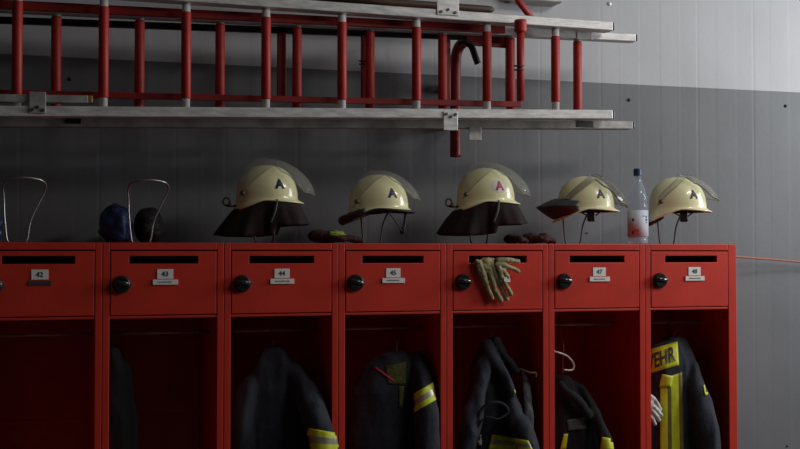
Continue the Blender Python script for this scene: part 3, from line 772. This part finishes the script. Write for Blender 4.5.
# fifth: jacket with hood, grey lining
g = garment('fire_jacket', 4.24, [(340, 484, 499, .4), (352, 478, 505, .6), (370, 473, 510, .85), (400, 468, 513), (430, 462, 518, 1.05), (460, 458, 526, 1.1)], 'black hooded jacket with yellow bands low across its front, below the slot with tan gloves', 'navy',
            sleeves=[[(485, 362, -.05, .026), (478, 390, -.08, .032), (472, 418, -.10, .038), (466, 445, -.11, .042), (464, 500, -.11, .042)],
                     [(502, 374, -.04, .024), (507, 394, -.08, .030), (513, 414, -.11, .036), (525, 438, -.165, .046), (530, 462, -.17, .050), (531, 530, -.17, .050)],
                     [(497, 341, -.04, .012), (502, 352, -.055, .015), (510, 364, -.06, .016), (518, 373, -.065, .014)],
                     [(487, 345, -.02, .022), (489, 352, -.05, .024), (495, 362, -.07, .024), (505, 378, -.09, .022), (511, 396, -.11, .02)]], seed=7, thick=.075, amp=.010)
tape('front_band', g, [(488, 450), (533, 450), (528, 440), (492, 435)], 4.08, YB, 510, nu=24, nv=9, cols=[0, 1, 0], off=.004, tol=.16)
tape('front_band', g, [(486, 464), (534, 464), (533, 451), (488, 451)], 4.08, YB, 510, nu=24, nv=9, cols=[1, 0], off=.004, tol=.16)
p = tape('yellow_tab', g, [(516, 398), (519, 397), (516.5, 389), (514, 390)], 4.15, M['yellow'], 516, nu=3, nv=5, off=.004)
p = tape('white_tag', g, [(476, 446), (482, 446), (481, 430), (475, 431)], 4.12, M['glovewhite'], 478, nu=3, nv=6, off=.004)
Ys = 4.105
bm = bmesh.new()
tube(bm, catmull([P(476, 432, Ys), P(480, 413, Ys), P(488, 404, Ys - .01), P(500, 403, Ys - .01), P(508, 410, Ys), P(507, 424, Ys)], 8), .007, 10, flat=.5)
tube(bm, catmull([P(478, 427, Ys), P(486, 417, Ys - .01), P(498, 419, Ys - .01), P(508, 413, Ys)], 8), .006, 10, flat=.5)
st = build('carry_strap', bm, M['blackcloth'], g[0], smooth=True)
bm = bmesh.new()
a_ = [P(523, 369, 4.21), P(526, 385, 4.165), P(528, 405, 4.135), P(528.5, 425, 4.125), P(527, 500, 4.125)]
tube(bm, catmull(a_, 8), [.012] * 6 + [.017] * 10 + [.020] * 17, 14, flat=.5)
me = remeshed(bm, .004, 2, folds(.004, 30, 8, 3)); bay_clamp(me, P(510, 400, 4.24).x)
o = link('towel', me, M['greycloth']); tag(o, 'grey cloth hanging at the right side of the hooded jacket', 'cloth')
bm = bmesh.new(); tube(bm, catmull([P(517, 368, 4.22), P(525, 371, 4.17), P(531, 373, 4.14), P(536, 373, 4.13), P(536, 377, 4.13)], 6), .004, 10)
o2 = build('coat_hanger', bm, M['tan'], None, smooth=True); tag(o2, 'tan hanger tip poking out right of the hooded jacket', 'coat hanger')
# sixth
g = garment('uniform_trousers', 4.26, [(378, 556, 570, .5), (394, 551, 586, .8), (420, 548, 594), (440, 548, 600), (460, 548, 602)], 'dark trousers with a grey patch, hanging below the bare curled hanger', 'blackcloth', cat='trousers', seed=9, thick=.07, amp=.009,
            sleeves=[[(576, 384, -.03, .014), (588, 398, -.06, .016), (596, 416, -.09, .020), (604, 440, -.12, .030), (606, 465, -.12, .034), (606, 520, -.12, .034)],
                     [(560, 384, -.04, .012), (566, 392, -.07, .014), (580, 402, -.09, .014), (590, 418, -.10, .014)]])
p = tape('grey_patch', g, [(568, 431), (586, 429), (586, 417), (567, 420)], 4.17, M['greycloth'], 577, nu=8, nv=6, off=.004)
p = tape('leg_band', g, [(600, 450), (622, 450), (619, 440), (602, 437)], 4.1, M['yellow'], 610, nu=8, nv=6, off=.003)
p = tape('side_stripe', g, [(560, 450), (566, 450), (568, 434), (564, 434)], 4.17, M['yellow'], 564, nu=4, nv=6, off=.003)
bm = bmesh.new()
tube(bm, catmull([P(541, 348, 4.27), P(553, 351, 4.25), P(560, 353, 4.24), P(567, 356, 4.24), P(572, 361, 4.24), P(574, 366, 4.24), P(572, 370, 4.24), P(564, 370, 4.24)], 6), .0042, 10)
hook = catmull([P(541, 348, 4.27), P(540, 343, 4.28), Vector((P(538, 330, 4.30).x, YF + .198, 1.468)), Vector((P(538, 330, 4.30).x, YF + .212, 1.4785))], 5)
tube(bm, hook, .002, 8)
o = build('coat_hanger', bm, M['silver'], None, smooth=True); tag(o, 'bare silver wire hanger with a curled end above the dark trousers', 'coat hanger')
for (hx_, hy_, r_, lb_) in ((589, 342, .003, 'tiny metal coat hook right of the bare curled hanger'), (170, 390, .0035, 'tiny dark coat hook on the back of the locker below the blue crumpled cloth')):
    bm = bmesh.new(); q = P(hx_, hy_, YF + DEPTH - .02); tube(bm, catmull([q + Vector((0, .008, 0)), q + Vector((0, -.02, -.004)), q + Vector((0, -.035, .004)), q + Vector((0, -.036, .02))], 5), r_, 8)
    o = build('coat_hook', bm, M['steel'], None, smooth=True); tag(o, lb_, 'hook')
# seventh
g = garment('fire_jacket', 4.245, [(339, 667, 683, .45), (348, 652, 688, .8), (362, 645, 693, 1), (400, 642, 698), (430, 642, 702), (460, 642, 704)], 'navy jacket in the rightmost locker with EHR badge and yellow stripe', 'navy',
            sleeves=[[(683, 353, -.02, .024), (691, 370, -.06, .036), (697, 392, -.09, .044), (704, 420, -.115, .050), (708, 450, -.12, .052), (709, 530, -.12, .052)]], seed=11, thick=.09)
p = tape('badge', g, [(640, 376), (679, 365), (677.5, 341), (640, 351)], 4.15, M['yellow'], 665, nu=22, nv=10, off=.004)
if p:
    p['label'] = 'yellow badge with black letters'
    bv2 = bvh_of(p.data)
    tb = text_bm('WEHR', 0.086, 0, 0.0016); bmesh.ops.triangulate(tb, faces=tb.faces)
    bmesh.ops.subdivide_edges(tb, edges=[e for e in tb.edges if e.calc_length() > .008], cuts=3, use_grid_fill=True)
    c = P(658.2, 359.6, 4.15); ang = math.atan2(10, 38); d = VIEW(665)
    dead = []
    for v in tb.verts:
        x_ = v.co.x * .64; z_ = v.co.y
        p0 = c + Vector((x_ * math.cos(ang) - z_ * math.sin(ang) * .3, 0, x_ * math.sin(ang) + z_))
        h = bv2.ray_cast(p0 - d * .5, d)
        if h[0] is None: dead.append(v); v.co = p0
        else: v.co = h[0] - d * .006
    bmesh.ops.delete(tb, geom=dead, context='VERTS')
    build('badge_lettering', tb, M['ink'], p)
M['olive'] = mat('dull_olive_stripe', (0.17, 0.14, 0.03), 0.5, noise_amt=0.2)
p = tape('front_stripe', g, [(660, 470), (660, 380), (682, 372), (684, 470)], 4.15, [M['yellow'], M['olive']], 670, nu=30, nv=12, cols=[0, 0, 1, 0, 0, 1], off=.004)
p = tape('front_stripe', g, [(659, 387), (671, 387), (673, 376), (662, 374)], 4.15, M['yellow'], 668, nu=6, nv=5, off=.008)
p = tape('sleeve_patch', g, [(705, 396), (711, 393), (708, 378), (702.5, 380)], 4.15, M['yellow'], 707, nu=4, nv=6, off=.003)
yg2 = 4.13
def G2(a, b, dy=0): return P(a, b, yg2 + dy)
me = glove_mesh([(G2(650, 405), (.018, .014, .03), (0, 0, 1))], [([G2(651, 396), G2(656, 402, -.006), G2(660, 409)], .009, .008), ([G2(650, 402), G2(655, 408, -.008), G2(661, 415)], .009, .008),
                 ([G2(649, 408), G2(654, 413, -.008), G2(659, 420)], .009, .008), ([G2(648, 414), G2(652, 418, -.006), G2(655, 424)], .009, .0065)], seed=8, wr=.002)
bay_clamp(me, P(670, 400, 4.2).x)
o = link('work_glove', me, M['glovewhite']); tag(o, 'pale grey glove hanging at the left of the EHR jacket', 'glove')

# ------------------------------------------------------------------ ladders
def ladder(label, Yc, up, lo, rungs, hz, hy, upper_r, lower_r, silver, rw, endx, bolts=(), fit=None):
    """up/lo: two pixels each along the rail centre lines at the rail front; rungs: pixel x"""
    A0, A1 = P(*up[0], Yc - hy), P(*up[1], Yc - hy); B0, B1 = P(*lo[0], Yc - hy), P(*lo[1], Yc - hy)
    for v in (A0, A1, B0, B1): v.y = Yc
    t = empty('ladder', (B0.x, Yc, B0.z))
    org = Vector(t.location)
    def rail(a, b, m):
        bm = bmesh.new(); a = a - org; b = b - org
        beam(bm, a, b, hz, hy)
        # recessed channel groove on the front
        o = build('side_rail', bm, m, t, bevel=0.003)
        for q, s in ((b, 1),):
            bm = bmesh.new(); d = (b - a).normalized(); beam(bm, q + d * .0005, q + d * .010, hz * .86, hy * .9)
            build('end_cap', bm, M['black'], o, bevel=0.003)
        return o
    ra = rail(A0, A1, upper_r); rb = rail(B0, B1, lower_r)
    for px in rungs:
        mid = P(px, 70, Yc); f = (mid.x - A0.x) / (A1.x - A0.x); zt = A0.z + (A1.z - A0.z) * f - hz
        f = (mid.x - B0.x) / (B1.x - B0.x); zb = B0.z + (B1.z - B0.z) * f + hz
        X = mid.x - org.x; zt -= org.z; zb -= org.z
        bm = bmesh.new(); tube(bm, [(X, 0, zb + silver), (X, 0, zb + silver + .004), (X, 0, zt - silver - .004), (X, 0, zt - silver)], [rw * .9, rw, rw, rw * .9], 20)
        rg = build('rung', bm, M['rungred'], t, smooth=True, bevel=0)
        rg['label'] = 'red coated rung'
        bm = bmesh.new(); tube(bm, [(X, 0, zb - .002), (X, 0, zt + .002)], rw * .84, 16)
        e = build('rung_core', bm, M['silver'], rg, smooth=True)
    return tag(t, label, 'ladder', 'ladders hung on the wall')
YL1, YL2 = 4.31, 4.395
L1 = ladder('silver front ladder with red rungs hung sideways on the wall', YL1, [(-60, -21), (613, 26)], [(-60, 110.5), (613, 114.3)], [-70 + 0, 17, 103.5, 186, 266, 342, 416.5, 487, 555.5][1:], .0185, .034, M['alu'], M['alu'], .034, .0185, None)
L2 = ladder('silver rear ladder reaching further right, hung behind the front one', YL2, [(-60, 3), (636, 37.5)], [(-60, 121.5), (633, 125)], [-30, 56, 139.5, 220, 297, 370, 442.5, 510.5, 577.5], .0165, .026, M['alu'], M['aludull'], .008, .0185, None)
# clamps and plates on the rails
def plate(name, par, px0, px1, y0, y1, Y, th, m, screws=True, label=None):
    a = P(px0, y1, Y); b = P(px1, y0, Y); org = Vector(par.location)
    bm = bmesh.new(); box(bm, a.x - org.x, b.x - org.x, Y - org.y, Y + th - org.y, a.z - org.z, b.z - org.z)
    o = build(name, bm, m, par, bevel=0.002)
    if screws:
        w = b.x - a.x; zz = (a.z if screws == 'low' else b.z) - org.z; s = 1 if screws == 'low' else -1
        for fx, dz in ((.18, .012), (.5, .022), (.82, .012)):
            bm = bmesh.new(); c = Vector((a.x - org.x + w * fx, Y - org.y, zz + s * dz))
            tube(bm, [c, c + Vector((0, -.004, 0))], .006, 12); build('screw', bm, M['darksteel'], o)
    return o
plate('rail_clamp', L1, 437, 459, -8, 14.5, YL1 - .039, .004, M['alu'], 'low')
plate('rail_clamp', L1, 443.5, 458, 111.5, 130, YL1 - .039, .004, M['alu'], 'high')
plate('rail_clamp', L2, 469, 481.5, 127, 140, YL2 - .031, .004, M['aludull'], False)
plate('rail_clamp', L1, 29, 46, 92, 113, YL1 - .039, .004, M['aludull'], 'low')
o = plate('black_plate', L2, 65, 81, 117.5, 123.5, YL2 - .0285, .002, M['black'], False)
o = plate('rubber_pad', L2, 577, 592, 30, 39, YL2 - .0285, .003, M['aludull'], False)
o = plate('rubber_pad', L2, 577, 594, 121, 127, YL2 - .0285, .003, M['darksteel'], False)
# short third rail above the lower one at the far left
a = P(-60, 97.2, YL1 - .02); b = P(88, 99.3, YL1 - .02); a.y = b.y = YL1 - .005
t = empty('rail_profile', a); bm = bmesh.new(); beam(bm, (0, 0, 0), b - a, .0135, .022); build('profile_bar', bm, M['aludull'], t, bevel=.002)
bm = bmesh.new(); d = (b - a).normalized(); beam(bm, (b - a) + d * .0005, (b - a) + d * .016, .013, .021); build('end_piece', bm, M['brass'], t, bevel=.002)
tag(t, 'short grey rail with brass end lying on the lower ladder rail', 'rail')

# red steel carrier behind the front ladder
YC = 4.352
t = empty('ladder_rack', P(456, 157, 4.52)); org = Vector(t.location)
def rb(name, pts, hz, hy, m='framered', Y=YC):
    p = [P(a, b_, Y) - org for a, b_ in pts]; bm = bmesh.new(); beam(bm, p[0], p[1], hz, hy); return build(name, bm, M[m], t, bevel=.003)
rb('upper_crossbar', [(-60, 1.5), (505, 29.5)], .017, .007)
rb('rail_shade_bar', [(-60, 18), (505, 38.5)], .013, .010, m='black', Y=4.44)  # added black bar, painted shade under the rear upper rail
rb('lower_crossbar', [(-60, 91.5), (521, 104.5)], .012, .007)
rb('upright', [(281.5, 18), (281.5, 100)], .017, .010, Y=4.44)
rb('upright', [(364, 24), (364, 102)], .012, .010, Y=4.44)
rb('upright', [(447, 30), (447, 106)], .014, .008, Y=4.44)
bm = bmesh.new()
Yp = 4.56
tube(bm, catmull([P(455.5, 157, Yp) - org, P(455.5, 120, Yp) - org, P(455.5, 70, Yp) - org, P(457, 52, Yp) - org, P(463, 43, Yp - .03) - org, P(474, 40, Yp - .08) - org, P(505, 40, Yp - .10) - org], 8), .023, 16)
build('curved_post', bm, M['framered'], t, smooth=True)
bm = bmesh.new(); bm.free()
for yy in (122, 85):
    bm = bmesh.new(); c = P(456, yy, Yp) - org; box(bm, c.x - .016, c.x + .016, .015 + c.y, YW - .0005 - org.y, c.z - .02, c.z + .02); build('wall_bracket', bm, M['framered'], t, bevel=.003)
rb('side_plate', [(466, 38), (506, 41)], .030, .006, Y=4.43)
bm = bmesh.new(); Yq = 4.246
q0, q1 = P(520.5, 101, Yq) - org, P(520.5, 24, Yq) - org
tube(bm, [q0, q1], .0155, 18)
pp = build('support_post', bm, M['rungred'], t, smooth=True)
bm = bmesh.new(); lathe(bm, [(0, -.024), (.0235, -.022), (.025, -.014), (.025, .020), (.0235, .028), (0, .030)], 24)
bmesh.ops.translate(bm, verts=bm.verts, vec=P(520.5, 27, Yq) - org); kk = build('end_knob', bm, M['rungred'], pp, smooth=True, bevel=0)
kk['label'] = 'bright red rounded cap'
bm = bmesh.new()
for yy in (66, 70): tube(bm, [P(514, yy, Yq - .005) - org, P(524, yy - .5, Yq - .022) - org], .0035, 8)
build('locking_pin', bm, M['darksteel'], pp, smooth=True)
bm = bmesh.new()
for yy in (61, 64): tube(bm, [P(359, yy, 4.415) - org, P(368, yy + .5, 4.415) - org], .0035, 8)
build('locking_pin', bm, M['darksteel'], t, smooth=True)
rb('upright', [(509, 28), (509, 103)], .013, .012, Y=4.43)
bm = bmesh.new()
tube(bm, catmull([P(458, 46, 4.40) - org, P(464, 42, 4.39) - org, P(471, 46, 4.385) - org, P(475, 56, 4.38) - org, P(478, 64, 4.38) - org], 7), [.012] * 8 + [.019] * 21, 12, flat=.7)
lv = build('release_lever', bm, M['black'], t, smooth=True); lv['label'] = 'black curved release lever'
bm = bmesh.new(); q0, q1 = P(508, -12, 4.5) - org, P(534, 21, 4.5) - org; tube(bm, [q0, q1], .014, 16); build('diagonal_brace', bm, M['rungred'], t, smooth=True)
tag(t, 'red steel rack with posts and crossbars carrying the ladders', 'ladder rack')

# brown wooden bar behind the upper rail
a = P(290, -5, 4.44); b = P(488, 9.3, 4.44); t = empty('wooden_pole', a); bm = bmesh.new()
pts = [Vector((0, 0, 0)), (b - a) * .5, b - a, (b - a) * 1.02, (b - a) * 1.032]
tube(bm, pts, [.0155, .0155, .0155, .013, .006], 16); build('pole', bm, M['brown'], t, smooth=True)
tag(t, 'dark brown rounded pole lying behind the upper ladder rail', 'pole')
bm = bmesh.new(); a = P(300, -9, 4.47); b = P(515, -3, 4.47)
tube(bm, [a, b], .014, 14); o = build('fire_hook_pole', bm, M['aludull'], None, smooth=True); tag(o, 'grey pole just visible at the top edge above the ladder', 'pole')
c = P(538, -1.5, 4.62); bm = bmesh.new(); box(bm, c.x - .11, c.x + .11, 4.60, 4.699, c.z - .014, c.z + .03)
o = build('wall_shelf', bm, M['aludull'], None, bevel=.004); tag(o, 'grey metal wall fitting at the top edge right of the ladder clamp', 'wall fitting')

# wall screws and hook
def wall_screw(px, py, label, m='black', r=.0075):
    c = P(px, py, YW); bm = bmesh.new()
    lathe(bm, [(0, 0), (r, 0), (r, .004), (r * .7, .007), (0, .008)], 14)
    bmesh.ops.rotate(bm, verts=bm.verts, cent=(0, 0, 0), matrix=Matrix.Rotation(PI / 2, 3, 'X'))
    o = build('wall_screw', bm, M[m], None, smooth=True); o.location = (c.x, YW + .001, c.z)
    tag(o, label, 'screw', 'screws in the wall cladding'); return o
wall_screw(629, 100, 'black wall screw just right of the ladder ends')
wall_screw(785.5, 106, 'black wall screw far right, just below the light grey band')
wall_screw(70, 79, 'black wall screw seen between the ladder rungs at left')
wall_screw(787, 446, 'small dark wall screw low beside the lockers', r=.004)
wall_screw(609.5, 4, 'pale grey wall screw high on the light band above the ladder', 'silver', r=.009)
wall_screw(587, 233, 'tiny dark wall screw below the helmet left of the bottle', r=.003)

# orange cord from the end of the lockers to the right
a = P(737, 252, YF + .30); a.x = X0 + PITCH * 6 - T + .0
bm = bmesh.new(); p0 = Vector((X0 + PITCH * 6 - T + .004, YF + .42, P(739, 251.3, YF + .42).z)); p1 = P(800, 262, 4.64); p2 = p1 + (p1 - p0) * .9; p2.y = YW - .01; p2.z -= .02
tube(bm, catmull([p0, (p0 + p1) / 2 + Vector((0, 0, -.002)), p1, p2], 10), .0052, 10)
o = build('cord', bm, M['orange'], None, smooth=True); tag(o, 'orange cord running right from the end of the lockers', 'cord')

# ------------------------------------------------------------------ lights
def area(name, loc, target, size, power, col, spread=None):
    l = bpy.data.lights.new(name, 'AREA'); l.size = size[0]; l.size_y = size[1]; l.shape = 'RECTANGLE'; l.energy = power; l.color = col
    if spread: l.spread = R(spread)
    o = bpy.data.objects.new(name, l); COL.objects.link(o); o.location = loc
    o.rotation_euler = (Vector(target) - Vector(loc)).to_track_quat('-Z', 'Y').to_euler(); return o
area('gate_daylight', (5.3, 3.1, 2.7), (2.2, 4.6, 1.8), (1.4, 1.4), 92, (0.95, 0.98, 1.0))
area('ceiling_lamp_front', (3.4, 2.0, 3.7), (2.0, 4.1, 1.6), (1.2, .3), 25, (1.0, 0.93, 0.88))
w = bpy.data.worlds.new('world'); sc.world = w; w.use_nodes = True
w.node_tree.nodes['Background'].inputs[0].default_value = (0.5, 0.55, 0.6, 1); w.node_tree.nodes['Background'].inputs[1].default_value = 0.01

sc.view_settings.view_transform = 'Standard'; sc.view_settings.look = 'None'; sc.view_settings.gamma = 1; sc.view_settings.use_curve_mapping = False
sc.view_settings.exposure = 0.0
